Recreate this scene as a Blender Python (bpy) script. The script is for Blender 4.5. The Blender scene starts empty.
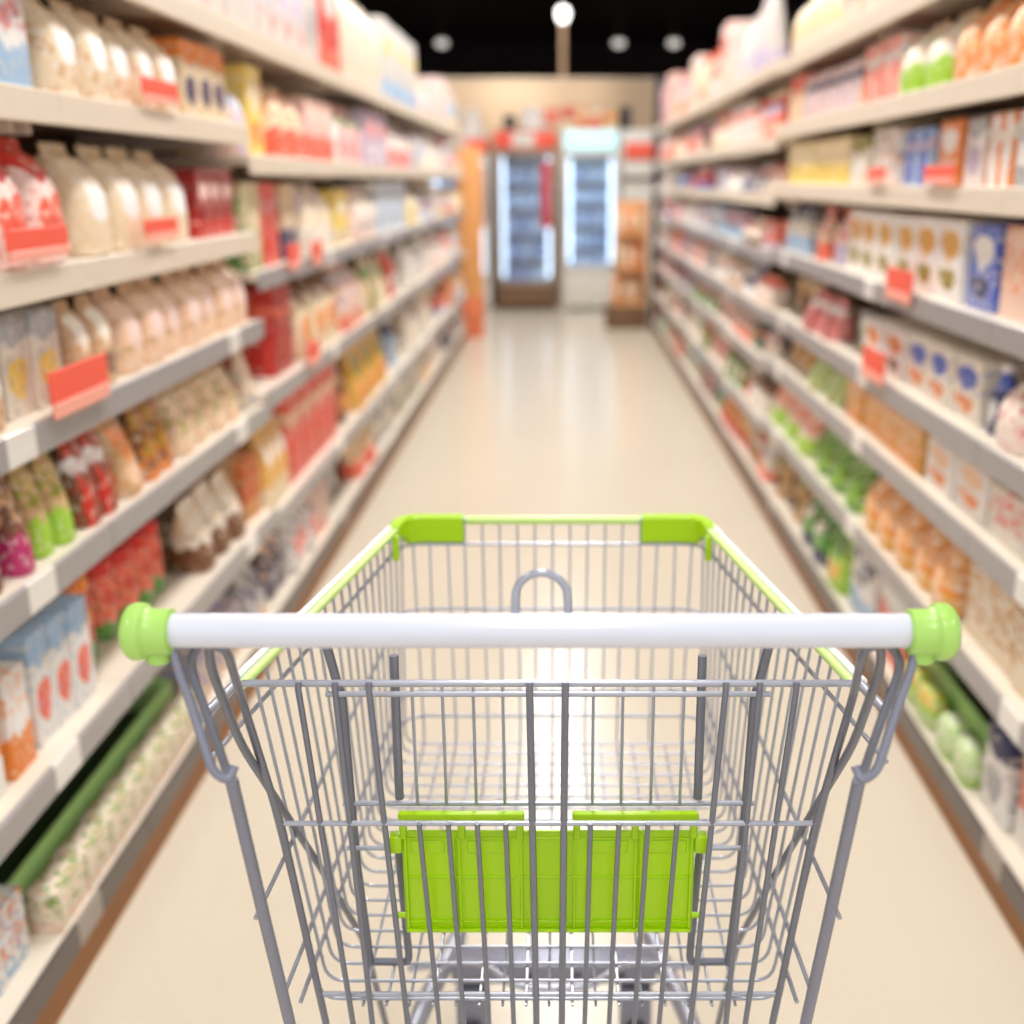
import bpy, bmesh, math, random
from mathutils import Vector, Matrix
rnd = random.Random(7)
S = bpy.context.scene
COL = S.collection
PI = math.pi

# ------------------------------------------------------------------ helpers
def lin(c):
    return tuple(((v / 255) / 12.92 if v / 255 <= .04045 else ((v / 255 + .055) / 1.055) ** 2.4) for v in c) + (1.,)

def tag(o, label=None, cat=None, group=None, kind=None):
    if label: o['label'] = label
    if cat: o['category'] = cat
    if group: o['group'] = group
    if kind: o['kind'] = kind
    return o

def thing(name, loc, label, cat, group=None):
    o = bpy.data.objects.new(name, None)
    o.empty_display_size = .05
    o.location = loc
    COL.objects.link(o)
    return tag(o, label, cat, group)

def obj(name, bm, mats, parent=None, loc=(0, 0, 0), smooth=True, ang=40):
    me = bpy.data.meshes.new(name)
    bmesh.ops.recalc_face_normals(bm, faces=bm.faces)
    bm.to_mesh(me); bm.free()
    for m in (mats if isinstance(mats, (list, tuple)) else [mats]): me.materials.append(m)
    if smooth:
        me.polygons.foreach_set('use_smooth', [True] * len(me.polygons))
        me.set_sharp_from_angle(angle=math.radians(ang))
    o = bpy.data.objects.new(name, me)
    COL.objects.link(o)
    o.location = loc
    if parent is not None: o.parent = parent
    return o

def B(): return bmesh.new()

def box(bm, x0, x1, y0, y1, z0, z1, bev=0., seg=2, mi=0):
    t = bmesh.new()
    bmesh.ops.create_cube(t, size=1)
    for v in t.verts:
        v.co = Vector(((x0 + x1) / 2 + v.co.x * (x1 - x0), (y0 + y1) / 2 + v.co.y * (y1 - y0), (z0 + z1) / 2 + v.co.z * (z1 - z0)))
    if bev: bmesh.ops.bevel(t, geom=t.edges[:], offset=bev, segments=seg, affect='EDGES', profile=.5)
    merge(bm, t, mi)

def merge(bm, t, mi=0):
    mp = {v: bm.verts.new(v.co) for v in t.verts}
    for f in t.faces:
        try:
            g = bm.faces.new([mp[v] for v in f.verts]); g.material_index = mi
        except ValueError: pass
    t.free()

def fillet(pts, r, n=5):
    pts = [Vector(p) for p in pts]
    out = [pts[0]]
    for a, b, c in zip(pts, pts[1:], pts[2:]):
        d1, d2 = (a - b), (c - b)
        l = min(r, d1.length * .49, d2.length * .49)
        p, q = b + d1.normalized() * l, b + d2.normalized() * l
        for i in range(n + 1):
            t = i / n
            out.append((1 - t) ** 2 * p + 2 * t * (1 - t) * b + t * t * q)
    out.append(pts[-1])
    return out

def tube(bm, pts, r, seg=8, fil=0., n=5, mi=0):
    pts = fillet(pts, fil, n) if fil and len(pts) > 2 else [Vector(p) for p in pts]
    T = []
    for i in range(len(pts)):
        a, b = pts[max(0, i - 1)], pts[min(len(pts) - 1, i + 1)]
        T.append((b - a).normalized())
    up = Vector((0, 0, 1)) if abs(T[0].z) < .9 else Vector((1, 0, 0))
    N = T[0].cross(up).normalized()
    rings = []
    for p, t in zip(pts, T):
        N = (N - t * N.dot(t)).normalized()
        b = t.cross(N)
        rings.append([bm.verts.new(p + (N * math.cos(2 * PI * k / seg) + b * math.sin(2 * PI * k / seg)) * r) for k in range(seg)])
    for A, C in zip(rings, rings[1:]):
        for k in range(seg):
            bm.faces.new((A[k], A[(k + 1) % seg], C[(k + 1) % seg], C[k])).material_index = mi
    for R_, rev in ((rings[0], True), (rings[-1], False)):
        bm.faces.new(R_[::-1] if rev else R_).material_index = mi

def lathe(bm, prof, seg=20, axis='z', c=(0, 0, 0), mi=0):
    rings = []
    for r, h in prof:
        ring = []
        for k in range(seg):
            a = 2 * PI * k / seg
            u, v = r * math.cos(a), r * math.sin(a)
            p = {'z': (u, v, h), 'x': (h, u, v), 'y': (u, h, v)}[axis]
            ring.append(bm.verts.new(Vector(p) + Vector(c)))
        rings.append(ring)
    for A, C in zip(rings, rings[1:]):
        for k in range(seg):
            bm.faces.new((A[k], A[(k + 1) % seg], C[(k + 1) % seg], C[k])).material_index = mi
    bm.faces.new(rings[0][::-1]).material_index = mi
    bm.faces.new(rings[-1]).material_index = mi

# ------------------------------------------------------------------ materials
def mat(name, col, rough=.5, metal=0., emit=0., ecol=None, spec=None, coat=0., trans=0.):
    m = bpy.data.materials.new(name); m.use_nodes = True
    p = m.node_tree.nodes['Principled BSDF']
    p.inputs['Base Color'].default_value = lin(col)
    p.inputs['Roughness'].default_value = rough
    p.inputs['Metallic'].default_value = metal
    if emit:
        p.inputs['Emission Color'].default_value = lin(ecol or col)
        p.inputs['Emission Strength'].default_value = emit
    if coat:
        p.inputs['Coat Weight'].default_value = coat; p.inputs['Coat Roughness'].default_value = .06
    if spec is not None: p.inputs['Specular IOR Level'].default_value = spec
    return m

def nodes(m): return m.node_tree.nodes, m.node_tree.links, m.node_tree.nodes['Principled BSDF']

def noisy(name, c1, c2, scale, rough=.5, metal=0., coat=0., bump=0.):
    """two close tones of one material, mottled"""
    m = mat(name, c1, rough, metal, coat=coat)
    N, L, p = nodes(m)
    tc = N.new('ShaderNodeTexCoord'); nz = N.new('ShaderNodeTexNoise')
    nz.inputs['Scale'].default_value = scale; nz.inputs['Detail'].default_value = 4
    mx = N.new('ShaderNodeMix'); mx.data_type = 'RGBA'
    mx.inputs[6].default_value = lin(c1); mx.inputs[7].default_value = lin(c2)
    L.new(tc.outputs['Object'], nz.inputs['Vector']); L.new(nz.outputs['Fac'], mx.inputs[0]); L.new(mx.outputs[2], p.inputs['Base Color'])
    if bump:
        b = N.new('ShaderNodeBump'); b.inputs['Strength'].default_value = bump; b.inputs['Distance'].default_value = .002
        L.new(nz.outputs['Fac'], b.inputs['Height']); L.new(b.outputs['Normal'], p.inputs['Normal'])
    return m

PAL = {'white': (244, 242, 240), 'off-white': (216, 209, 203), 'ivory': (240, 231, 216), 'cream': (238, 218, 184), 'wheat': (232, 208, 174), 'tan': (214, 172, 126), 'brown': (120, 74, 44),
       'peach': (244, 204, 172), 'pale pink': (243, 212, 204), 'pink': (228, 140, 140), 'coral': (240, 108, 84), 'red': (208, 48, 38), 'dark red': (150, 34, 30),
       'magenta': (190, 50, 110), 'orange': (238, 138, 56), 'gold': (228, 170, 70), 'yellow': (246, 214, 104), 'pale yellow': (248, 230, 170), 'olive': (150, 140, 50),
       'lime': (160, 205, 60), 'pale green': (196, 220, 160), 'green': (90, 150, 60), 'dark green': (36, 80, 24), 'light blue': (164, 196, 228), 'blue': (84, 110, 200),
       'navy': (52, 58, 100), 'lilac': (198, 186, 214), 'grey': (176, 176, 178)}
_pm = {}
def print_mat(A, Bc, C, pat, gloss=.5):
    """printed packaging: one of seven layouts of three inks, in the pack's own 0-1 box"""
    key = (A, Bc, C, pat, gloss)
    if key in _pm: return _pm[key]
    m = mat('print_' + pat, PAL[A], gloss)
    N, L, p = nodes(m)
    tc = N.new('ShaderNodeTexCoord'); sx = N.new('ShaderNodeSeparateXYZ')
    wn = N.new('ShaderNodeTexNoise'); wn.inputs['Scale'].default_value = 3.2; wn.inputs['Detail'].default_value = 2
    wo = N.new('ShaderNodeVectorMath'); wo.operation = 'MULTIPLY_ADD'; wo.inputs[1].default_value = (.34, .34, .34); wo.inputs[2].default_value = (-.17, -.17, -.17)
    ws = N.new('ShaderNodeVectorMath'); ws.operation = 'ADD'
    L.new(tc.outputs['Object'], wn.inputs['Vector']); L.new(wn.outputs['Color'], wo.inputs[0]); L.new(wo.outputs[0], ws.inputs[0]); L.new(tc.outputs['Generated'], ws.inputs[1])
    L.new(ws.outputs[0], sx.inputs[0])
    X, Z = sx.outputs[0], sx.outputs[2]
    def M(op, a, b=0., c=0.):
        n = N.new('ShaderNodeMath'); n.operation = op
        for i, v in enumerate((a, b, c)):
            if isinstance(v, (int, float)): n.inputs[i].default_value = v
            else: L.new(v, n.inputs[i])
        return n.outputs[0]
    def step(v, a, b):
        n = N.new('ShaderNodeMapRange'); n.interpolation_type = 'SMOOTHSTEP'
        n.inputs[1].default_value = a; n.inputs[2].default_value = b
        L.new(v, n.inputs[0]); return n.outputs[0]
    def mix(f, a, b):
        n = N.new('ShaderNodeMix'); n.data_type = 'RGBA'
        for i, v in ((0, f), (6, a), (7, b)):
            if isinstance(v, tuple): n.inputs[i].default_value = v
            else: L.new(v, n.inputs[i])
        return n.outputs[2]
    def ell(cx, cz, rx, rz):
        d = M('ADD', M('POWER', M('ABSOLUTE', M('DIVIDE', M('SUBTRACT', X, cx), rx)), 2.), M('POWER', M('ABSOLUTE', M('DIVIDE', M('SUBTRACT', Z, cz), rz)), 2.))
        return step(d, 1.08, .92)
    def rect(x0, x1, z0, z1):
        e = .015
        return M('MULTIPLY', M('MULTIPLY', step(X, x0 - e, x0 + e), step(X, x1 + e, x1 - e)), M('MULTIPLY', step(Z, z0 - e, z0 + e), step(Z, z1 + e, z1 - e)))
    nz = N.new('ShaderNodeTexNoise'); nz.inputs['Scale'].default_value = 5.5; nz.inputs['Detail'].default_value = 2
    va = N.new('ShaderNodeVectorMath'); va.operation = 'MULTIPLY_ADD'
    cmb = N.new('ShaderNodeCombineXYZ')
    seed = sum(ord(ch) * (i + 3) for i, ch in enumerate(A + Bc + C + pat)) % 97
    va.inputs[1].default_value = (1, .6, 1.4); va.inputs[2].default_value = (seed, seed * .37, 0)
    L.new(tc.outputs['Generated'], va.inputs[0]); L.new(va.outputs[0], nz.inputs['Vector'])
    nf = nz.outputs['Fac']
    a, b, c = lin(PAL[A]), lin(PAL[Bc]), lin(PAL[C])
    if pat == 'band':
        o = mix(step(Z, .70, .73), a, b); o = mix(ell(.5, .36, .33, .2), o, c)
    elif pat == 'panel':
        o = mix(step(nf, .56, .62), a, c); o = mix(rect(.22, .8, .34, .68), o, b)
    elif pat == 'lower':
        o = mix(step(Z, .42, .38), a, b); o = mix(M('MULTIPLY', step(nf, .5, .56), step(Z, .5, .55)), o, c)
    elif pat == 'foot':
        o = mix(step(Z, .27, .23), a, b); o = mix(rect(.2, .8, .55, .8), o, c)
    elif pat == 'stripes':
        s = M('FRACT', M('ADD', M('MULTIPLY', X, 2.), .25)); o = mix(step(s, .47, .53), a, b); o = mix(rect(-.1, 1.1, .62, .78), o, c)
    elif pat == 'window':
        o = mix(ell(.5, .68, .36, .2), a, b); o = mix(ell(.5, .26, .3, .16), o, c)
    else:
        o = mix(step(nf, .47, .53), a, b); nz2 = M('FRACT', M('MULTIPLY', nf, 3.)); o = mix(M('MULTIPLY', step(nz2, .6, .68), step(Z, .2, .3)), o, c)
    n3 = N.new('ShaderNodeTexNoise'); n3.inputs['Scale'].default_value = 9; n3.inputs['Detail'].default_value = 1; L.new(va.outputs[0], n3.inputs['Vector'])
    o = mix(M('MULTIPLY', step(n3.outputs['Fac'], .58, .66), .55), o, b)
    o = mix(M('MULTIPLY', step(n3.outputs['Fac'], .42, .35), .5), o, lin(PAL['ivory']))
    L.new(o, p.inputs['Base Color'])
    _pm[key] = m
    return m

STEEL = noisy('zinc_steel', (174, 177, 189), (164, 167, 180), 60, .28, .45)
ROD = noisy('dark_zinc_rod', (128, 131, 144), (118, 121, 134), 60, .34, .45)
TUBE = noisy('grey_coated_tube', (138, 141, 158), (130, 133, 150), 50, .36, .4)
HANDLE = mat('silver_handle_sleeve', (212, 216, 230), .25, .0, coat=.3)
LIME = mat('lime_plastic', (168, 214, 0), .34)
LIME2 = mat('pale_lime_plastic', (166, 212, 104), .3, coat=.2)
LIME3 = mat('lime_rim_strip', (198, 230, 136), .3)
RIM_GLINT = mat('white_rim_glint', (240, 240, 240), .25, coat=.3)
RUBBER = noisy('dark_grey_rubber', (70, 72, 78), (58, 60, 66), 30, .6)
SHELF = noisy('cream_shelf_enamel', (232, 222, 206), (226, 215, 198), 8, .4)
BACK = noisy('brown_back_panel', (104, 72, 46), (84, 56, 36), 6, .7)
UPR = mat('brown_grey_upright', (112, 96, 84), .5, .3)
KICK = noisy('orange_brown_kickboard', (160, 104, 46), (144, 90, 38), 12, .5)
CARD = mat('red_price_card', (244, 96, 74), .45)
CARD2 = mat('pale_red_price_card', (246, 168, 150), .45)
LAMP_W, SIDE_ADDED_W, WORLD, FSTOP, EXPO = 42, 25, .86, 2.8, .36
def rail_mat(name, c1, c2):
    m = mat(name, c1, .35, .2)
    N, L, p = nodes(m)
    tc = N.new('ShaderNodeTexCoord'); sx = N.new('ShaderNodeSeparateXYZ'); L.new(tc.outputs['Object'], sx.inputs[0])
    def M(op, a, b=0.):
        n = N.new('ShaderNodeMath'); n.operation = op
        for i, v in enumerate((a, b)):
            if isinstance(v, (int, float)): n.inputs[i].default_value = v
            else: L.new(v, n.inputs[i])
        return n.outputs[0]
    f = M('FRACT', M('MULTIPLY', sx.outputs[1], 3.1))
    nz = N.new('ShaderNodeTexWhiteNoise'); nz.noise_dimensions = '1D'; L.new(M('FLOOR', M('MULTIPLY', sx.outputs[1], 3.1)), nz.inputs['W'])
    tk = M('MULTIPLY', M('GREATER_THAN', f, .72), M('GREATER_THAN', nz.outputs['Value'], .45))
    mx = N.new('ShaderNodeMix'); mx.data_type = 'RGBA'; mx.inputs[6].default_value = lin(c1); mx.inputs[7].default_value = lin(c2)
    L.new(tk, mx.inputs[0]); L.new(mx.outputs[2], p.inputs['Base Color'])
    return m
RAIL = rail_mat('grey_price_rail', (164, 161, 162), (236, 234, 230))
LIT_FRONT = noisy('lit_cream_shelf_front', (226, 214, 196), (220, 207, 188), 6, .4)  # upper shelf fronts made lighter, strong overhead light put into the colour
SHADED_RAIL = rail_mat('shaded_grey_brown_rail', (98, 88, 84), (160, 150, 142))  # base rail made darker, shade low on the bay put into the colour

# ------------------------------------------------------------------ setting
FLOOR = noisy('cream_polished_vinyl', (226, 216, 197), (220, 209, 189), 1.6, .22, coat=0)
FLOOR.node_tree.nodes['Principled BSDF'].inputs['Specular IOR Level'].default_value = .33
bm = B(); box(bm, -6, 6, -3, 20, -.1, 0); tag(obj('floor', bm, FLOOR, smooth=False), kind='structure')
DARK = noisy('near_black_ceiling_paint', (62, 48, 56), (52, 40, 47), 2, .8)
bm = B(); box(bm, -6, 6, -3, 20, 3.5, 3.6); tag(obj('ceiling', bm, DARK, smooth=False), kind='structure')
bm = B(); box(bm, -6, 6, 20, 20.1, 0, 3.5); tag(obj('wall_back', bm, DARK, smooth=False), kind='structure')
SIDEW = noisy('pale_side_wall_paint', (224, 216, 204), (218, 209, 196), 2, .7)
for nm, xa in (('wall_left', -6.1), ('wall_right', 6.0)):
    bm = B(); box(bm, xa, xa + .1, 3.5, 20, 0, 3.5); tag(obj(nm, bm, SIDEW, smooth=False), kind='structure')
BEIGE = noisy('beige_wall_paint', (214, 188, 158), (206, 180, 150), 3, .7)
bm = B(); box(bm, -5, 5, 12.45, 12.6, 0, 2.30); tag(obj('wall_partition', bm, BEIGE, smooth=False), kind='structure')
bm = B(); box(bm, -5, 5, 12.43, 12.62, 2.30, 2.33); tag(obj('trim_1', bm, mat('pale_beige_trim', (222, 204, 180), .5), smooth=False), kind='structure')

# ------------------------------------------------------------------ gondola shelving
NT = {1: 'bottom', 2: 'second', 3: 'third', 4: 'fourth', 5: 'fifth', 6: 'sixth', 7: 'seventh', 8: 'eighth'}
ORD = ['first', 'second', 'third', 'fourth', 'fifth', 'sixth', 'seventh', 'eighth', 'ninth', 'tenth', 'eleventh', 'twelfth', 'thirteenth', 'fourteenth']
LN = [.13, .42, .72, .945, 1.17, 1.43, 1.665]; LF = [.13, .40, .745, 1.065, 1.36, 1.665]
RN = [.12, .40, .64, .82, 1.05, 1.285, 1.49, 1.715]; RF = [.12, .37, .61, .81, 1.03, 1.25, 1.455, 1.725]
RUN = {'L': 'orange-ended run', 'R': 'black-ended run'}
def bay(side, y0, y1, tiers, idx):
    s = -1 if side == 'L' else 1
    t = thing('shelving_bay', (s * .8, (y0 + y1) / 2, 0), f'cream steel shelving bay, {ORD[idx]} from the cart in the {RUN[side]} of shelves', 'shelving', 'aisle shelving bays')
    h = (y1 - y0) / 2
    def X(a, b): return (min(s * a, s * b), max(s * a, s * b))
    bm = B(); x = X(.45, .47); box(bm, *x, -h + .012, h - .012, .02, 1.98); obj('back_panel', bm, BACK, t, smooth=False)
    for e in (-1, 1):
        bm = B(); x = X(.425, .447); box(bm, *x, e * (h - .012) - .012, e * (h - .012) + .012, 0, 2.0); obj('upright', bm, UPR, t, smooth=False)
    bm = B(); x = X(.012, .44); box(bm, *x, -h, h, .0, tiers[0] - .05); obj('kick_plinth', bm, KICK, t, smooth=False)
    for i, z in enumerate(tiers):
        d = .0
        bm = B(); x = X(d + .003, .424); box(bm, *x, -h + .001, h - .001, z - .022, z, .002, 1)
        for b_ in (-1, 1):
            x2 = X(.06, .42); box(bm, *x2, b_ * (h - .03) - .004, b_ * (h - .03) + .004, z - .06, z - .022)
        sh = obj('shelf', bm, SHELF, t, smooth=False)
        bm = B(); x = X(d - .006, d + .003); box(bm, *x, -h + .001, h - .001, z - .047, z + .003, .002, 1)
        obj('price_rail' if i else 'shaded_base_rail', bm, SHADED_RAIL if not i else (RAIL if z < 1.1 else LIT_FRONT), sh, smooth=False)
    return t
ys = [.75, 1.85, 2.95]
for i in range(2): bay('L', ys[i], ys[i + 1], LN, i)
for i in range(5): bay('L', 2.95 + i * 1.28, 2.95 + (i + 1) * 1.28, LF, i + 2)
for i in range(3): bay('R', .92 + i * 1.13, .92 + (i + 1) * 1.13, RN, i)
for i in range(4): bay('R', 4.31 + i * 1.39, 4.31 + (i + 1) * 1.39, RF, i + 3)
L_END, R_END = 2.95 + 5 * 1.28, 4.31 + 4 * 1.39

# ------------------------------------------------------------------ packaged goods: unit meshes (1 x 1 x 1, front towards -Y, base at 0)
def unit(name, build, parts=()):
    bm = B(); build(bm)
    me = bpy.data.meshes.new(name); bmesh.ops.recalc_face_normals(bm, faces=bm.faces); bm.to_mesh(me); bm.free()
    me.polygons.foreach_set('use_smooth', [True] * len(me.polygons)); me.set_sharp_from_angle(angle=math.radians(50))
    me.materials.append(SHELF)
    return me
def b_box(bm):
    box(bm, -.5, .5, -.5, .5, 0, 1, .012, 2)
    box(bm, -.49, .49, -.03, .03, .999, 1.004)
def loft(bm, secs, seg=20, p=3.):
    rings = []
    for z, w, d, yo in secs:
        ring = []
        for k in range(seg):
            a = 2 * PI * (k + .5) / seg
            ca, sa = math.cos(a), math.sin(a)
            ring.append(bm.verts.new((w * math.copysign(abs(ca) ** (2 / p), ca), yo + d * math.copysign(abs(sa) ** (2 / p), sa), z)))
        rings.append(ring)
    for A, C in zip(rings, rings[1:]):
        for k in range(seg): bm.faces.new((A[k], A[(k + 1) % seg], C[(k + 1) % seg], C[k]))
    bm.faces.new(rings[0][::-1]); bm.faces.new(rings[-1])
def b_bag(bm): loft(bm, [(0, .46, .44, 0), (.03, .49, .49, 0), (.3, .5, .5, 0), (.55, .49, .47, 0), (.74, .44, .36, 0), (.85, .36, .2, 0), (.9, .34, .08, 0), (.93, .36, .05, 0), (1., .38, .03, .02)], 24, 3.4)
def b_pouch(bm): loft(bm, [(0, .44, .46, 0), (.04, .47, .5, 0), (.3, .48, .46, 0), (.6, .49, .32, 0), (.82, .49, .14, .02), (.9, .5, .04, .03), (1., .5, .025, .03)], 24, 2.8)
def b_packet(bm): loft(bm, [(0, .40, .46, 0), (.1, .46, .5, 0), (.5, .5, .5, 0), (.8, .46, .46, 0), (.95, .36, .38, 0), (1., .25, .28, 0)], 20, 4.)
def b_jar(bm): lathe(bm, [(.43, 0), (.48, .02), (.5, .06), (.5, .66), (.47, .74), (.4, .79), (.38, .82)], 20)
def b_lid(bm): lathe(bm, [(.44, .82), (.46, .83), (.46, .98), (.43, 1.)], 20)
def b_bottle(bm): lathe(bm, [(.42, 0), (.48, .02), (.5, .05), (.5, .52), (.46, .62), (.3, .74), (.2, .82), (.19, .88)], 20)
def b_cap(bm): lathe(bm, [(.23, .88), (.25, .89), (.25, .99), (.22, 1.)], 16)
def b_can(bm): lathe(bm, [(.47, 0), (.5, .02), (.5, .03), (.48, .05), (.48, .95), (.5, .97), (.5, .98), (.47, 1.), (.44, .985)], 20)
UNIT = {n: unit(n, f) for n, f in (('box', b_box), ('bag', b_bag), ('pouch', b_pouch), ('packet', b_packet), ('jar', b_jar), ('lid', b_lid), ('bottle', b_bottle), ('cap', b_cap), ('can', b_can))}
NAME = {'box': ('food_carton', 'carton'), 'bag': ('food_bag', 'bag'), 'pouch': ('stand_up_pouch', 'pouch'), 'packet': ('soft_packet', 'packet'), 'jar': ('sauce_jar', 'jar'), 'bottle': ('plastic_bottle', 'bottle'), 'can': ('food_can', 'can')}
PHRASE = {'band': '{A} {n} with {B} top', 'panel': '{A} {n} with {B} label', 'lower': '{A} {n} with {B} bottom', 'foot': '{A} {n} with {B} foot', 'stripes': '{A} {n} with {B} stripes', 'window': '{A} {n} with {B} oval', 'patch': '{A} {n} with {B} patches'}
GLOSS = {'box': .5, 'bag': .4, 'pouch': .35, 'packet': .38, 'jar': .25, 'bottle': .3, 'can': .3}
CAPM = {}
def cap_mat(c):
    if c not in CAPM: CAPM[c] = mat('plastic_lid', PAL[c], .35)
    return CAPM[c]
PROTO = {}
def place(form, me_mat, x, y, z, rz, w, d, h, label, group, capc=None):
    """copy the form's first object (and its lid) to a spot of its own"""
    nm, cat = NAME[form]
    def put(src_name, mesh, m):
        if src_name not in PROTO:
            PROTO[src_name] = bpy.data.objects.new(src_name, mesh); o = PROTO[src_name]
        else:
            o = PROTO[src_name].copy()
        COL.objects.link(o)
        o.material_slots[0].link = 'OBJECT'; o.material_slots[0].material = m
        return o
    o = put(nm, UNIT[form], me_mat)
    o.location = (x, y, z); o.rotation_euler = (0, 0, rz); o.scale = (w, d, h)
    tag(o, label, cat, group)
    if form in ('jar', 'bottle') and capc:
        k = put('lid' if form == 'jar' else 'cap', UNIT['lid' if form == 'jar' else 'cap'], cap_mat(capc))
        k.parent = o
    return o
USED = set(); LOOKS = {}
def tier_word(side, ti, top): return 'top shelf' if top else ('bottom shelf' if ti == 1 else f'{NT[ti]} shelf up')
def ztier(side, key, y):
    if side == 'L':
        return 1.665 if key == 'top' else (LN if y < 2.95 else LF)[key - 1]
    return (RN if y < 4.31 else RF)[7 if key == 'top' else key - 1]
def gap_above(side, key, y):
    if key == 'top': return .38
    tiers = (LN if y < 2.95 else LF) if side == 'L' else (RN if y < 4.31 else RF)
    return tiers[key] - tiers[key - 1] - .066
def facing(side, ti, top, y0, y1, form, n, h, A, Bc, C, pat):
    s = -1 if side == 'L' else 1
    tw = tier_word(side, ti, top)
    look = PHRASE[pat].format(A=A, B=Bc, n=NAME[form][1])
    if (side, tw, look) in USED:
        return False
    USED.add((side, tw, look))
    brk = 2.95 if side == 'L' else 4.31
    if y0 < brk < y1 and not (side == 'L' and top):
        if brk - y0 > y1 - brk: y1 = brk - .012
        else: y0 = brk + .012
    zt = ztier(side, 'top' if top else ti, (y0 + y1) / 2)
    h = min(h, gap_above(side, 'top' if top else ti, (y0 + y1) / 2))
    pitch = (y1 - y0) / n
    w = min(pitch * (.90 if form != 'box' else .955), .34)
    m = print_mat(A, Bc, C, pat, GLOSS[form])
    dmax = {'box': .24, 'bag': .15, 'pouch': .11, 'packet': .05, 'jar': .2, 'bottle': .2, 'can': .2}[form]
    d = min(dmax, max(.07, w * 1.1)) if form != 'box' else rnd.uniform(.17, .25)
    if h < .09: d = .052
    if form in ('jar', 'bottle', 'can'): w = d = min(w, .5 * h if form == 'jar' else .42 * h + .02, .13)
    for i in range(n):
        yy = y0 + pitch * (i + .5)
        setb = (.012 if form in ('bag', 'pouch') else .03) + rnd.uniform(0, .012)
        if form == 'jar': setb += .05
        if h < .09: setb = .010
        x = s * (.80 + setb + d / 2)
        hh = h * rnd.uniform(.985, 1.01)
        lab = f'{look}, ' + (f'{ORD[i]} from the cart, ' if n > 1 else 'alone in its row, ') + f'{tw}, {RUN[side]}'
        rz = (PI / 2 if side == 'L' else -PI / 2) + rnd.uniform(-.05, .05) * (1 if form != 'box' else .35)
        place(form, m, x, yy, zt + .0005, rz, w, d, hh, lab, f'{look} facing on the {tw}, {RUN[side]}', C)
    return True

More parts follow.
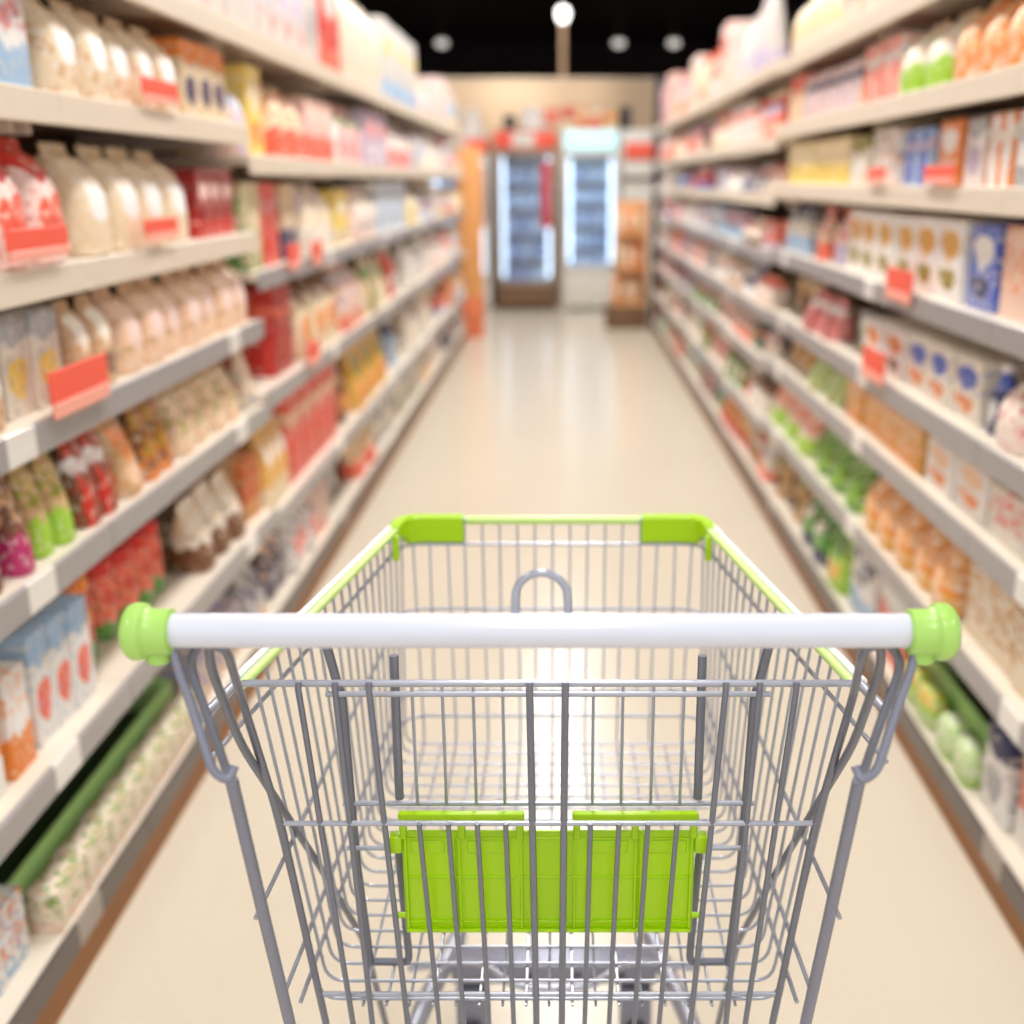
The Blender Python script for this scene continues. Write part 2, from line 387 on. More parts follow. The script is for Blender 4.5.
NEAR = [
('L', 6, 1.61, 1.87, 'box', 2, 0.27, 'white', 'light blue', 'pink', 'lower'),
('L', 6, 1.9, 2.54, 'bag', 5, 0.2, 'wheat', 'white', 'tan', 'panel'),
('L', 6, 2.58, 2.93, 'box', 3, 0.18, 'cream', 'orange', 'navy', 'band'),
('L', 5, 1.49, 1.91, 'bag', 3, 0.225, 'pale pink', 'red', 'coral', 'band'),
('L', 5, 1.94, 2.56, 'bag', 4, 0.19, 'wheat', 'white', 'cream', 'panel'),
('L', 5, 2.6, 2.93, 'box', 3, 0.155, 'dark red', 'red', 'pale pink', 'foot'),
('L', 4, 1.41, 1.62, 'bag', 3, 0.18, 'tan', 'white', 'brown', 'panel'),
('L', 4, 1.64, 1.84, 'box', 2, 0.185, 'ivory', 'grey', 'yellow', 'band'),
('L', 4, 1.85, 2.03, 'bag', 2, 0.19, 'tan', 'ivory', 'brown', 'window'),
('L', 4, 2.05, 2.93, 'bag', 7, 0.18, 'peach', 'pale pink', 'tan', 'panel'),
('L', 3, 1.35, 1.54, 'pouch', 3, 0.19, 'tan', 'brown', 'orange', 'lower'),
('L', 3, 1.56, 1.63, 'pouch', 1, 0.18, 'brown', 'magenta', 'tan', 'lower'),
('L', 3, 1.64, 1.79, 'pouch', 2, 0.19, 'tan', 'lime', 'olive', 'lower'),
('L', 3, 1.8, 1.97, 'pouch', 2, 0.18, 'brown', 'red', 'white', 'stripes'),
('L', 3, 1.98, 2.1, 'pouch', 1, 0.17, 'tan', 'orange', 'peach', 'window'),
('L', 3, 2.11, 2.29, 'pouch', 2, 0.165, 'brown', 'orange', 'olive', 'patch'),
('L', 3, 2.31, 2.8, 'pouch', 4, 0.16, 'peach', 'wheat', 'olive', 'patch'),
('L', 3, 2.83, 2.93, 'pouch', 2, 0.17, 'cream', 'grey', 'peach', 'patch'),
('L', 2, 1.23, 1.47, 'box', 3, 0.15, 'orange', 'white', 'tan', 'lower'),
('L', 2, 1.48, 1.57, 'box', 1, 0.17, 'white', 'orange', 'peach', 'lower'),
('L', 2, 1.58, 1.81, 'box', 3, 0.19, 'white', 'light blue', 'coral', 'band'),
('L', 2, 1.83, 1.98, 'jar', 2, 0.17, 'red', 'green', 'orange', 'foot'),
('L', 2, 2.0, 2.36, 'jar', 4, 0.16, 'coral', 'green', 'red', 'foot'),
('L', 2, 2.39, 2.77, 'pouch', 3, 0.17, 'ivory', 'brown', 'wheat', 'lower'),
('L', 2, 2.8, 2.93, 'box', 2, 0.17, 'tan', 'orange', 'red', 'patch'),
('L', 1, 1.22, 1.48, 'box', 3, 0.12, 'white', 'light blue', 'orange', 'patch'),
('L', 1, 1.5, 2.27, 'box', 7, 0.076, 'ivory', 'peach', 'green', 'patch'),
('L', 1, 2.3, 2.68, 'box', 3, 0.14, 'grey', 'peach', 'blue', 'patch'),
('M', 6, 2.48, 3.24, 'bag', 5, 0.3, 'pale pink', 'off-white', 'lilac', 'patch'),
('M', 6, 3.28, 3.84, 'bag', 3, 0.32, 'off-white', 'lilac', 'pink', 'panel'),
('M', 6, 3.87, 4.1, 'box', 1, 0.33, 'off-white', 'pink', 'grey', 'band'),
('M', 6, 4.13, 4.53, 'box', 1, 0.36, 'red', 'coral', 'off-white', 'foot'),
('M', 6, 4.61, 5.42, 'bag', 3, 0.36, 'cream', 'off-white', 'cream', 'patch'),
('M', 6, 5.51, 6.89, 'box', 3, 0.37, 'off-white', 'light blue', 'yellow', 'foot'),
('M', 5, 3.1, 3.27, 'box', 1, 0.23, 'yellow', 'cream', 'orange', 'window'),
('M', 5, 3.31, 3.73, 'bag', 2, 0.21, 'cream', 'coral', 'orange', 'lower'),
('M', 5, 3.77, 4.23, 'box', 2, 0.2, 'pale pink', 'coral', 'peach', 'lower'),
('M', 5, 4.26, 4.85, 'bag', 2, 0.22, 'white', 'pink', 'green', 'stripes'),
('M', 5, 4.9, 5.54, 'box', 2, 0.22, 'lilac', 'pink', 'white', 'window'),
('M', 5, 5.6, 6.44, 'bag', 2, 0.21, 'ivory', 'pink', 'lilac', 'lower'),
('M', 4, 2.97, 3.14, 'box', 1, 0.24, 'cream', 'green', 'peach', 'patch'),
('M', 4, 3.16, 3.38, 'box', 1, 0.25, 'coral', 'red', 'pink', 'stripes'),
('M', 4, 3.42, 3.61, 'box', 1, 0.24, 'cream', 'navy', 'tan', 'lower'),
('M', 4, 3.64, 4.14, 'bag', 2, 0.23, 'cream', 'ivory', 'lilac', 'lower'),
('M', 4, 4.19, 4.45, 'box', 1, 0.2, 'yellow', 'cream', 'ivory', 'foot'),
('M', 4, 4.54, 5.07, 'bag', 2, 0.2, 'pale pink', 'ivory', 'grey', 'window'),
('M', 4, 5.12, 6.15, 'box', 3, 0.23, 'white', 'light blue', 'grey', 'stripes'),
('M', 3, 2.97, 3.1, 'jar', 1, 0.22, 'dark red', 'brown', 'pale pink', 'band'),
('M', 3, 3.19, 3.44, 'box', 1, 0.27, 'red', 'dark red', 'coral', 'stripes'),
('M', 3, 3.46, 4.12, 'bag', 3, 0.26, 'cream', 'brown', 'orange', 'band'),
('M', 3, 4.17, 4.67, 'bag', 2, 0.24, 'cream', 'coral', 'light blue', 'patch'),
('M', 3, 4.72, 5.08, 'pouch', 1, 0.24, 'wheat', 'olive', 'green', 'stripes'),
('M', 3, 5.17, 5.32, 'pouch', 1, 0.22, 'cream', 'green', 'ivory', 'window'),
('M', 3, 5.38, 5.79, 'bottle', 1, 0.24, 'red', 'coral', 'white', 'band'),
('M', 3, 5.9, 7.23, 'bag', 2, 0.24, 'white', 'ivory', 'grey', 'patch'),
('M', 2, 3.24, 4.01, 'box', 4, 0.29, 'coral', 'red', 'peach', 'stripes'),
('M', 2, 4.07, 4.27, 'bottle', 1, 0.26, 'brown', 'tan', 'orange', 'band'),
('M', 2, 4.34, 5.25, 'pouch', 3, 0.26, 'gold', 'olive', 'orange', 'window'),
('M', 2, 5.37, 5.83, 'bottle', 1, 0.24, 'light blue', 'navy', 'white', 'band'),
('M', 2, 5.91, 7.24, 'bag', 2, 0.22, 'white', 'ivory', 'tan', 'patch'),
('M', 1, 3.77, 4.25, 'jar', 3, 0.17, 'grey', 'navy', 'white', 'band'),
('M', 1, 4.3, 4.79, 'pouch', 2, 0.18, 'cream', 'coral', 'gold', 'lower'),
('M', 1, 4.84, 5.39, 'box', 2, 0.2, 'ivory', 'grey', 'navy', 'foot'),
('M', 1, 5.46, 6.52, 'box', 2, 0.19, 'pale pink', 'green', 'white', 'patch'),
('R', 8, 3.56, 4.82, 'bag', 5, 0.2, 'pale pink', 'cream', 'yellow', 'patch'),
('R', 8, 2.93, 3.54, 'bag', 3, 0.22, 'cream', 'pale pink', 'coral', 'patch'),
('R', 7, 4.06, 4.5, 'box', 2, 0.17, 'peach', 'coral', 'cream', 'band'),
('R', 7, 3.31, 4.03, 'box', 4, 0.14, 'peach', 'lilac', 'navy', 'stripes'),
('R', 7, 2.91, 3.29, 'box', 2, 0.16, 'pale pink', 'coral', 'white', 'stripes'),
('R', 7, 2.52, 2.9, 'bag', 2, 0.19, 'ivory', 'lime', 'peach', 'lower'),
('R', 7, 2.06, 2.51, 'bag', 3, 0.2, 'orange', 'peach', 'gold', 'patch'),
('R', 6, 3.37, 4.36, 'box', 4, 0.14, 'pale yellow', 'yellow', 'ivory', 'lower'),
('R', 6, 3.13, 3.35, 'box', 1, 0.13, 'ivory', 'olive', 'white', 'band'),
('R', 6, 2.86, 3.11, 'box', 1, 0.14, 'white', 'peach', 'grey', 'patch'),
('R', 6, 2.61, 2.84, 'box', 1, 0.13, 'light blue', 'blue', 'lilac', 'stripes'),
('R', 6, 2.44, 2.59, 'box', 1, 0.15, 'orange', 'white', 'grey', 'window'),
('R', 6, 2.3, 2.42, 'box', 1, 0.15, 'white', 'grey', 'lilac', 'band'),
('R', 6, 2.14, 2.29, 'box', 1, 0.19, 'orange', 'white', 'ivory', 'stripes'),
('R', 6, 1.96, 2.13, 'box', 1, 0.17, 'white', 'grey', 'light blue', 'foot'),
('R', 5, 3.85, 4.45, 'bottle', 2, 0.17, 'ivory', 'light blue', 'navy', 'lower'),
('R', 5, 3.57, 3.8, 'bottle', 1, 0.165, 'cream', 'coral', 'pink', 'lower'),
('R', 5, 3.36, 3.54, 'bottle', 1, 0.165, 'pale pink', 'lilac', 'coral', 'lower'),
('R', 5, 2.33, 3.33, 'box', 6, 0.17, 'white', 'gold', 'olive', 'window'),
('R', 5, 2.15, 2.32, 'box', 1, 0.17, 'blue', 'white', 'navy', 'window'),
('R', 5, 1.85, 2.14, 'box', 2, 0.17, 'peach', 'pale pink', 'orange', 'patch'),
('R', 4, 3.86, 4.42, 'jar', 2, 0.13, 'brown', 'tan', 'cream', 'band'),
('R', 4, 3.39, 3.81, 'pouch', 2, 0.13, 'pink', 'dark red', 'white', 'stripes'),
('R', 4, 3.07, 3.36, 'jar', 2, 0.11, 'pale green', 'white', 'grey', 'band'),
('R', 4, 2.69, 3.05, 'box', 2, 0.12, 'white', 'orange', 'brown', 'window'),
('R', 4, 2.17, 2.68, 'box', 3, 0.13, 'ivory', 'blue', 'orange', 'window'),
('R', 4, 2.08, 2.16, 'bottle', 1, 0.14, 'navy', 'blue', 'white', 'band'),
('R', 4, 1.78, 2.07, 'bag', 2, 0.14, 'ivory', 'pale pink', 'red', 'patch'),
('R', 3, 3.74, 4.36, 'jar', 3, 0.12, 'gold', 'brown', 'white', 'band'),
('R', 3, 3.25, 3.71, 'pouch', 2, 0.12, 'pale green', 'olive', 'lime', 'patch'),
('R', 3, 2.47, 3.2, 'box', 4, 0.12, 'gold', 'orange', 'cream', 'patch'),
('R', 3, 2.08, 2.45, 'box', 2, 0.11, 'white', 'peach', 'orange', 'window'),
('R', 3, 1.69, 2.07, 'box', 2, 0.1, 'ivory', 'white', 'coral', 'patch'),
('R', 2, 3.57, 4.38, 'pouch', 3, 0.16, 'pale pink', 'lime', 'coral', 'lower'),
('R', 2, 2.92, 3.53, 'pouch', 3, 0.17, 'green', 'lime', 'dark green', 'patch'),
('R', 2, 2.17, 2.9, 'bag', 5, 0.16, 'peach', 'gold', 'orange', 'patch'),
('R', 2, 1.58, 2.15, 'box', 2, 0.15, 'ivory', 'cream', 'tan', 'patch'),
('R', 1, 3.65, 4.29, 'bottle', 2, 0.2, 'tan', 'olive', 'brown', 'band'),
('R', 1, 3.01, 3.26, 'pouch', 1, 0.2, 'lime', 'green', 'gold', 'window'),
('R', 1, 2.72, 2.99, 'box', 1, 0.19, 'white', 'light blue', 'navy', 'lower'),
('R', 1, 2.47, 2.7, 'box', 1, 0.19, 'coral', 'white', 'navy', 'band'),
('R', 1, 2.19, 2.44, 'packet', 2, 0.085, 'lime', 'pale green', 'gold', 'lower'),
('R', 1, 1.95, 2.17, 'packet', 2, 0.085, 'pale green', 'lime', 'white', 'patch'),
('R', 1, 1.81, 1.94, 'box', 1, 0.18, 'white', 'navy', 'grey', 'band'),
('R', 1, 1.65, 1.8, 'box', 1, 0.18, 'coral', 'white', 'peach', 'lower'),
]
occ = {}
for (sd, ti, y0, y1, form, n, h, A, Bc, C, pat) in NEAR:
    side = 'L' if sd in 'LM' else 'R'
    top = (sd == 'M' and ti == 6) or (sd == 'R' and ti == 8)
    if not facing(side, ti, top, y0 + .008, y1 - .008, form, n, h, A, Bc, C, pat): print('repeat', sd, ti, y0)
    occ.setdefault((side, 'top' if top else ti), []).append((y0, y1))
# the rest of both runs, to the far end of the aisle
MIX = {'L': {1: ('ivory', 'peach', 'white', 'grey', 'cream', 'navy', 'coral'), 2: ('coral', 'cream', 'tan', 'white', 'gold', 'ivory', 'light blue'), 3: ('white', 'ivory', 'cream', 'light blue', 'coral', 'pale pink', 'wheat'),
             4: ('white', 'pale pink', 'lilac', 'light blue', 'ivory', 'yellow', 'coral'), 5: ('white', 'ivory', 'pale pink', 'lilac', 'light blue', 'coral', 'cream'), 'top': ('off-white', 'pale pink', 'light blue', 'cream', 'lilac', 'peach')},
       'R': {1: ('white', 'navy', 'red', 'gold', 'light blue', 'coral', 'green', 'ivory'), 2: ('red', 'ivory', 'green', 'pale pink', 'tan', 'white', 'brown'), 3: ('ivory', 'dark red', 'white', 'green', 'pale pink', 'navy', 'coral'),
             4: ('navy', 'coral', 'ivory', 'pale pink', 'white', 'tan', 'lilac'), 5: ('coral', 'white', 'lilac', 'light blue', 'red', 'ivory', 'brown'), 6: ('blue', 'white', 'red', 'light blue', 'ivory', 'navy', 'pale pink'),
             7: ('white', 'pale pink', 'coral', 'cream', 'ivory', 'lilac', 'red'), 'top': ('off-white', 'pale pink', 'peach', 'lilac', 'cream', 'coral')}}
FORMS = ['box', 'box', 'box', 'bag', 'bag', 'pouch', 'jar', 'bottle', 'can']
for side, keys, ya, yb in (('L', [1, 2, 3, 4, 5, 'top'], 1.2, L_END - .03), ('R', [1, 2, 3, 4, 5, 6, 7, 'top'], 1.5, R_END - .03)):
    brk = 2.95 if side == 'L' else 4.31
    for key in keys:
        iv = sorted(occ.get((side, key), []))
        start = {'L': 1.08, 'R': 1.25}[side] if key != 'top' else (2.45 if side == 'L' else 2.9)
        cur = start; gaps = []
        for a, b in iv + [(yb, yb)]:
            if a - cur > .13: gaps.append((cur + .01, a - .01))
            cur = max(cur, b)
        for a, b in gaps:
            y = a
            while b - y > .11:
                n = rnd.choice([2, 2, 3, 3, 4]) if y > 2.9 else rnd.choice([1, 2, 2])
                pw = rnd.uniform(.10, .15) if y < 5 else rnd.uniform(.15, .21)
                e = min(b, y + n * pw)
                if y < brk - .02 < e: e = brk - .02
                if b - e < .12: e = b
                if y < brk - .02 and e > brk - .02: e = brk - .02
                if e - y < .06: y = brk + .02 if abs(y - brk) < .1 else y + .1; continue
                n = max(1, min(n, round((e - y) / .11)))
                ga = gap_above(side, key, (y + e) / 2)
                for _try in range(60):
                    form = rnd.choice(FORMS)
                    pal = MIX[side][key]
                    A, Bc, C = rnd.sample(pal, 3) if len(pal) > 2 else pal
                    pat = rnd.choice(list(PHRASE))
                    h = ga * (rnd.uniform(.72, .93) if key != 'top' else rnd.uniform(.55, 1.0))
                    if form == 'can': h = min(h, .12)
                    if form == 'jar': h = min(h, .19)
                    if facing(side, key if key != 'top' else (6 if side == 'L' else 8), key == 'top', y + .006, e - .006, form, n, h, A, Bc, C, pat): break
                y = e + .006
                if abs(y - (brk - .014)) < .02: y = brk + .02
print('products', len(USED))

# red price cards on the rails
def card(side, y, z, w, h, near):
    s = -1 if side == 'L' else 1
    t = thing('price_sign', (s * .788, y, z), f'red price sign, {near}', 'price sign', 'red price signs')
    bm = B(); box(bm, min(s * .0, s * -.004), max(s * .0, s * -.004), -w / 2, w / 2, .012, .012 + h, .001, 1); obj('card_face', bm, CARD, t, smooth=False)
    bm = B(); box(bm, min(s * .0, s * -.006), max(s * .0, s * -.006), -w / 2 + .004, w / 2 - .004, -.012 if h > .04 else -.002, .0115, .001, 1); obj('holder', bm, CARD2, t, smooth=False)
for a in [('L', 2.30, 1.445, .2, .03, 'sixth shelf up below wheat bags, orange-ended run'), ('L', 1.70, 1.19, .2, .03, 'fifth shelf up below pink and red bags, orange-ended run'),
          ('L', 2.23, 1.19, .18, .026, 'fifth shelf up below wheat bags, orange-ended run'), ('L', 1.78, .955, .22, .05, 'fourth shelf up below the ivory and grey cartons, orange-ended run'),
          ('L', 3.3, 1.06, .14, .05, 'fourth shelf up below the coral striped carton, orange-ended run'), ('L', 3.62, 1.05, .14, .05, 'fourth shelf up below the navy carton, orange-ended run'), ('L', 3.48, .75, .16, .05, 'third shelf up above coral striped cartons, orange-ended run'),
          ('R', 2.61, 1.04, .2, .05, 'fifth shelf up below oval-printed white cartons, black-ended run'), ('R', 2.767, .825, .2, .055, 'fourth shelf up below white cartons, black-ended run'),
          ('R', 2.88, 1.293, .15, .024, 'sixth shelf up near pale yellow cartons, black-ended run'), ('R', 2.40, 1.293, .19, .024, 'sixth shelf up below the orange oval cartons, black-ended run')]:
    card(*a)

# green plastic crates at the back of the bottom shelves
CRATE = noisy('light_green_crate', (186, 232, 150), (178, 224, 140), 12, .4); CRATE_SHADE = noisy('dark_green_crate_shade', (24, 46, 12), (20, 38, 10), 10, .5)  # dark green paints in the shade above and behind the packs
def crate(side, y0, y1, z, lab):
    s = -1 if side == 'L' else 1
    t = thing('plastic_crate', (s * .968, (y0 + y1) / 2, z + .0005), lab, 'crate')
    h = (y1 - y0) / 2
    bm = B(); f = -s
    xa, xb = sorted((f * .075, f * .083)); box(bm, xa, xb, -h, h, 0, .078, .003)
    for e in (-1, 1): box(bm, -.075, .075, e * h - .004, e * h + .004, 0, .09, .002)
    box(bm, -.075, .075, -h, h, 0, .006)
    xa, xb = sorted((f * .0735, f * .0845)); box(bm, xa, xb, -h, h, .078, .086, .002); obj('crate_body', bm, CRATE, t)
    bm = B(); xa, xb = sorted((f * -.083, f * -.075)); box(bm, xa, xb, -h, h, 0, .205, .003); box(bm, -.07, .07, -h + .005, h - .005, .0065, .012); xa, xb = sorted((f * .0690, f * .0745)); box(bm, xa, xb, -h + .006, h - .006, .012, .077); obj('crate_shade', bm, CRATE_SHADE, t)
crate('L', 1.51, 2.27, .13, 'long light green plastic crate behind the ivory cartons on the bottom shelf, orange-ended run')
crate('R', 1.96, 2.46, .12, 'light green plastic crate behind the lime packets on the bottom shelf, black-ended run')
# ------------------------------------------------------------------ far end of the aisle
GLASS = bpy.data.materials.new('cooler_glass'); GLASS.use_nodes = True
N, L, p = nodes(GLASS)
out_ = [n for n in N if n.type == 'OUTPUT_MATERIAL'][0]
tr = N.new('ShaderNodeBsdfTransparent'); gl = N.new('ShaderNodeBsdfGlossy'); mxs = N.new('ShaderNodeMixShader')
tr.inputs[0].default_value = (.86, .93, 1, 1); gl.inputs['Roughness'].default_value = .08; mxs.inputs[0].default_value = .1
L.new(tr.outputs[0], mxs.inputs[1]); L.new(gl.outputs[0], mxs.inputs[2]); L.new(mxs.outputs[0], out_.inputs[0])
WARMST = noisy('brown_steel_cooler_frame', (168, 150, 134), (158, 140, 124), 5, .4, .3)
PALEST = noisy('pale_grey_cooler_enamel', (226, 222, 214), (218, 214, 206), 5, .4)
BROWN = noisy('brown_cooler_plinth', (124, 92, 66), (112, 82, 58), 5, .5)
INNER = noisy('pale_blue_cooler_liner', (228, 238, 250), (222, 234, 248), 3, .5)
LITSIGN = mat('lit_cyan_header', (120, 140, 145), .4, emit=.95, ecol=(196, 244, 250))
LITTUBE = mat('cooler_lamp_tube', (236, 246, 255), .4, emit=3.2)
WATER = [mat('blue_water_bottle', c, .15) for c in ((176, 202, 236), (200, 218, 240), (150, 170, 214), (216, 228, 244))]
DARKBAND = mat('blue_dark_shelf_edge', (168, 184, 210), .4)
def cooler(x0, x1, label, frame, plinth, top, header, hz, pz, desc, nb):
    y0, y1 = 11.6, 12.3
    w = x1 - x0; cx = (x0 + x1) / 2
    t = thing('drinks_cooler', (cx, (y0 + y1) / 2, 0), label, 'cooler', 'drinks coolers')
    Y = -(y1 - y0) / 2; a, b = -w / 2, w / 2
    bm = B()
    box(bm, a, a + .06, Y + .04, -Y, .0, top, .006); box(bm, b - .06, b, Y + .04, -Y, .0, top, .006)
    box(bm, a + .06, b - .06, Y + .04, -Y, top - .05, top, .006)
    obj('cabinet_shell', bm, frame, t)
    bm = B(); box(bm, a + .06, b - .06, -Y - .03, -Y - .005, pz, top - .05); box(bm, a + .06, b - .06, Y + .06, -Y - .03, pz - .02, pz + .01); obj('liner', bm, INNER, t, smooth=False)
    bm = B(); box(bm, a + .001, b - .001, Y, Y + .04, .03, pz - .03, .006); obj('plinth', bm, plinth, t)
    if header == 'lit':
        bm = B(); box(bm, a + .03, b - .03, Y - .01, Y + .045, hz, top - .02, .02, 3); obj('lit_header', bm, LITSIGN, t)
    else:
        h = obj('header_sign', (lambda bm: (box(bm, a + .0, b - .0, Y - .01, Y + .045, hz, top - .02, .01), bm)[1])(B()), CARD, t)
        bm = B(); box(bm, -.13, .10, Y - .014, Y - .0095, hz + .02, top - .04, .002, 1); obj('white_panel', bm, PALEST, h)
    # glass door with its frame and handle
    bm = B(); f = .05
    box(bm, a, a + f, Y, Y + .035, pz - .02, hz - .01, .006); box(bm, b - f, b, Y, Y + .035, pz - .02, hz - .01, .006)
    box(bm, a + f, b - f, Y, Y + .035, pz - .02, pz + .035, .006); box(bm, a + f, b - f, Y, Y + .035, hz - .06, hz - .01, .006)
    d = obj('door', bm, frame, t)
    bm = B(); box(bm, a + f, b - f, Y + .014, Y + .02, pz + .035, hz - .06); obj('door_glass', bm, GLASS, d, smooth=False)
    bm = B(); hx = b - .03 if header != 'lit' else a + .03
    tube(bm, [(hx, Y, .95), (hx, Y - .045, .95), (hx, Y - .045, 1.25), (hx, Y, 1.25)], .011, 8, .03); obj('door_handle', bm, PALEST, d)
    if header != 'lit':
        bm = B(); box(bm, b - .15, b - .055, Y + .008, Y + .0135, .83, hz - .12, .002, 1); obj('red_sticker', bm, mat('crimson_door_sticker', (206, 62, 84), .4), d)
    bm = B(); tube(bm, [(a + .078, Y + .045 + .03, pz + .06), (a + .078, Y + .09, hz - .08)], .012, 8); tube(bm, [(b - .075, Y + .09, pz + .06), (b - .075, Y + .09, hz - .08)], .012, 8); obj('lamp_tube', bm, LITTUBE, t)
    zs = [pz + .01 + k * (hz - .08 - pz) / 5 for k in range(5)]
    for k, z in enumerate(zs):
        if k:
            bm = B(); box(bm, a + .061, b - .061, Y + .14, -Y - .04, z - .012, z); box(bm, a + .061, b - .061, Y + .125, Y + .14, z - .025, z + .004); obj('cooler_shelf', bm, DARKBAND, t, smooth=False)
        n = nb
        for i in range(n):
            x = cx + a + .13 + (w - .26) * i / (n - 1); h = min(.2, (hz - .08 - pz) / 5 - .05)
            place('bottle', rnd.choice(WATER), x, 11.6 + .21, z + .001, 0, .075, .075, h * rnd.uniform(.85, 1),
                  f'{ORD[i]} blue bottle along the {"bottom" if k == 0 else NT[k + 1]} shelf of the {desc}', f'bottles in the {desc}', rnd.choice(['white', 'blue', 'navy']))
    return t
cooler(-.68, -.06, 'brown steel drinks cooler with a red and white header sign and brown plinth', WARMST, BROWN, 1.79, 'red', 1.60, .27, 'red-topped drinks cooler', 5)
cooler(.0, .58, 'pale drinks cooler with a glowing pale cyan header, beside the red-topped cooler', PALEST, PALEST, 1.79, 'lit', 1.59, .42, 'cyan-topped drinks cooler', 5)
cooler(-1.36, -.74, 'pale drinks cooler partly hidden behind the orange end stand', PALEST, PALEST, 1.72, 'plain', 1.56, .3, 'cooler behind the orange stand', 5)
# things on top of the coolers
for i, (x, w, h, c, nm) in enumerate([(-.10, .14, .2, 'coral', 'coral'), (.06, .13, .22, 'red', 'red'), (.2, .12, .21, 'orange', 'orange'), (.34, .13, .18, 'coral', 'pale-fronted coral'), (.49, .13, .18, 'gold', 'gold')]):
    bm = B(); b_box(bm)
    o = obj('stock_carton', bm, print_mat(c, 'cream', 'coral', ['foot', 'lower', 'window', 'band', 'foot'][i]), None, (x, 11.9, 1.7905)); o.scale = (w, .25, h)
    tag(o, f'{nm} carton standing on top of the coolers, {ORD[i]} from the white bag', 'carton', 'cartons on top of the coolers')
for i, (x, w, h, c) in enumerate([(-.92, .22, .27, 'ivory'), (-.30, .24, .22, 'white'), (-1.2, .2, .3, 'white')]):
    bm = B(); b_bag(bm)
    o = obj('stock_bag', bm, print_mat(c, 'white', 'pale pink', 'patch'), None, (x, 11.9, (1.72 if x < -.7 else 1.79) + .001)); o.scale = (w, .22, h)
    tag(o, ['ivory bag on the pale cooler behind the orange stand, nearer the red-topped cooler', 'white bag on top of the red-topped cooler', 'white bag on the far end of the pale cooler behind the orange stand'][i], 'bag')
def speaker(x, h, lab):
    t = thing('loudspeaker', (x, 11.85, 1.7905), lab, 'loudspeaker')
    bm = B(); box(bm, -.06, .06, -.08, .08, 0, h, .015, 3); obj('speaker_case', bm, mat('black_plastic_case', (34, 32, 38), .5), t)
    bm = B(); lathe(bm, [(.045, -.081), (.045, -.086), (.02, -.083), (.005, -.084)], 16, 'y', (0, 0, h * .55)); obj('speaker_cone', bm, mat('dark_grey_cone', (60, 60, 70), .6), t)
speaker(-.53, .14, 'small black loudspeaker on top of the red-topped cooler')
speaker(.64, .22, 'tall black loudspeaker on the display cabinet beside the cyan-topped cooler')
# cabinet to the right of the coolers
t = thing('display_cabinet', (.85, 11.95, 0), 'white display cabinet with a coral sign beside the cyan-topped cooler', 'cabinet')
bm = B(); box(bm, -.245, .30, -.3, .3, 0, 1.79, .008); obj('cabinet_body', bm, PALEST, t)
bm = B(); box(bm, -.22, .28, -.33, -.301, 1.5, 1.66, .005); obj('coral_sign', bm, CARD, t)
bm = B(); box(bm, -.24, .295, -.34, -.301, 1.30, 1.34, .005); obj('grey_rail', bm, UPR, t)
# cardboard display stand at the end of the black-ended run
t = thing('display_stand', (.6, 10.28, 0), 'stepped cardboard stand of tan packs on a brown base at the end of the aisle', 'display stand')
CB = noisy('tan_cardboard', (226, 170, 116), (214, 156, 102), 6, .7)
bm = B(); box(bm, -.2, .18, -.2, .2, 0, .2, .008); obj('brown_base', bm, BROWN, t)
bm = B(); box(bm, -.11, .17, .12, .17, .2, 1.12, .004); box(bm, .14, .17, -.15, .12, .2, 1.12, .004); obj('stand_frame', bm, CB, t)
for k, z in enumerate((.2, .5, .8)):
    bm = B(); box(bm, -.14 + .03 * k, .135, -.18 + .04 * k, .115, z + .002, z + .03, .003); obj('tray', bm, CB, t)
    for i in range(3):
        place('bag', print_mat(['orange', 'tan', 'peach'][(i + k) % 3], 'cream', 'brown', 'panel', .4), .575 - .085 + .03 * k * .6 + .083 * i, 10.28 - .06 + .03 * k, z + .031, 0, .078, .1, .22,
              f'tan food bag on the {["lowest", "middle", "topmost"][k]} tray of the cardboard stand, {ORD[i]} from the coolers side', 'bags on the cardboard stand')
# orange end stand on the other side
t = thing('end_stand', (-.775, 9.6, 0), 'tall orange cardboard end stand closing the shelves before the coolers', 'display stand')
ORA = noisy('orange_cardboard', (244, 178, 112), (238, 168, 100), 4, .6)
bm = B(); box(bm, -.1, .1, -.09, .09, .35, 1.56, .006); obj('orange_panel', bm, ORA, t)
bm = B(); box(bm, -.1, .1, -.095, .095, .0, .348, .006); obj('red_foot', bm, noisy('coral_orange_cardboard', (240, 138, 92), (234, 128, 82), 4, .6), t)
# dark end post and sign of the black-ended run
t = thing('end_post', (.815, R_END + .06, 0), 'tall black end post closing the shelves near the cardboard stand', 'post')
BLK = mat('black_powder_coat', (44, 42, 46), .5)
bm = B(); box(bm, -.03, .03, -.03, .03, 0, 2.13, .004); obj('post_tube', bm, BLK, t)
bm = B(); box(bm, .031, .36, -.012, .012, 1.88, 2.12, .004); obj('sign_panel', bm, mat('slate_sign_face', (82, 84, 100), .5), t)

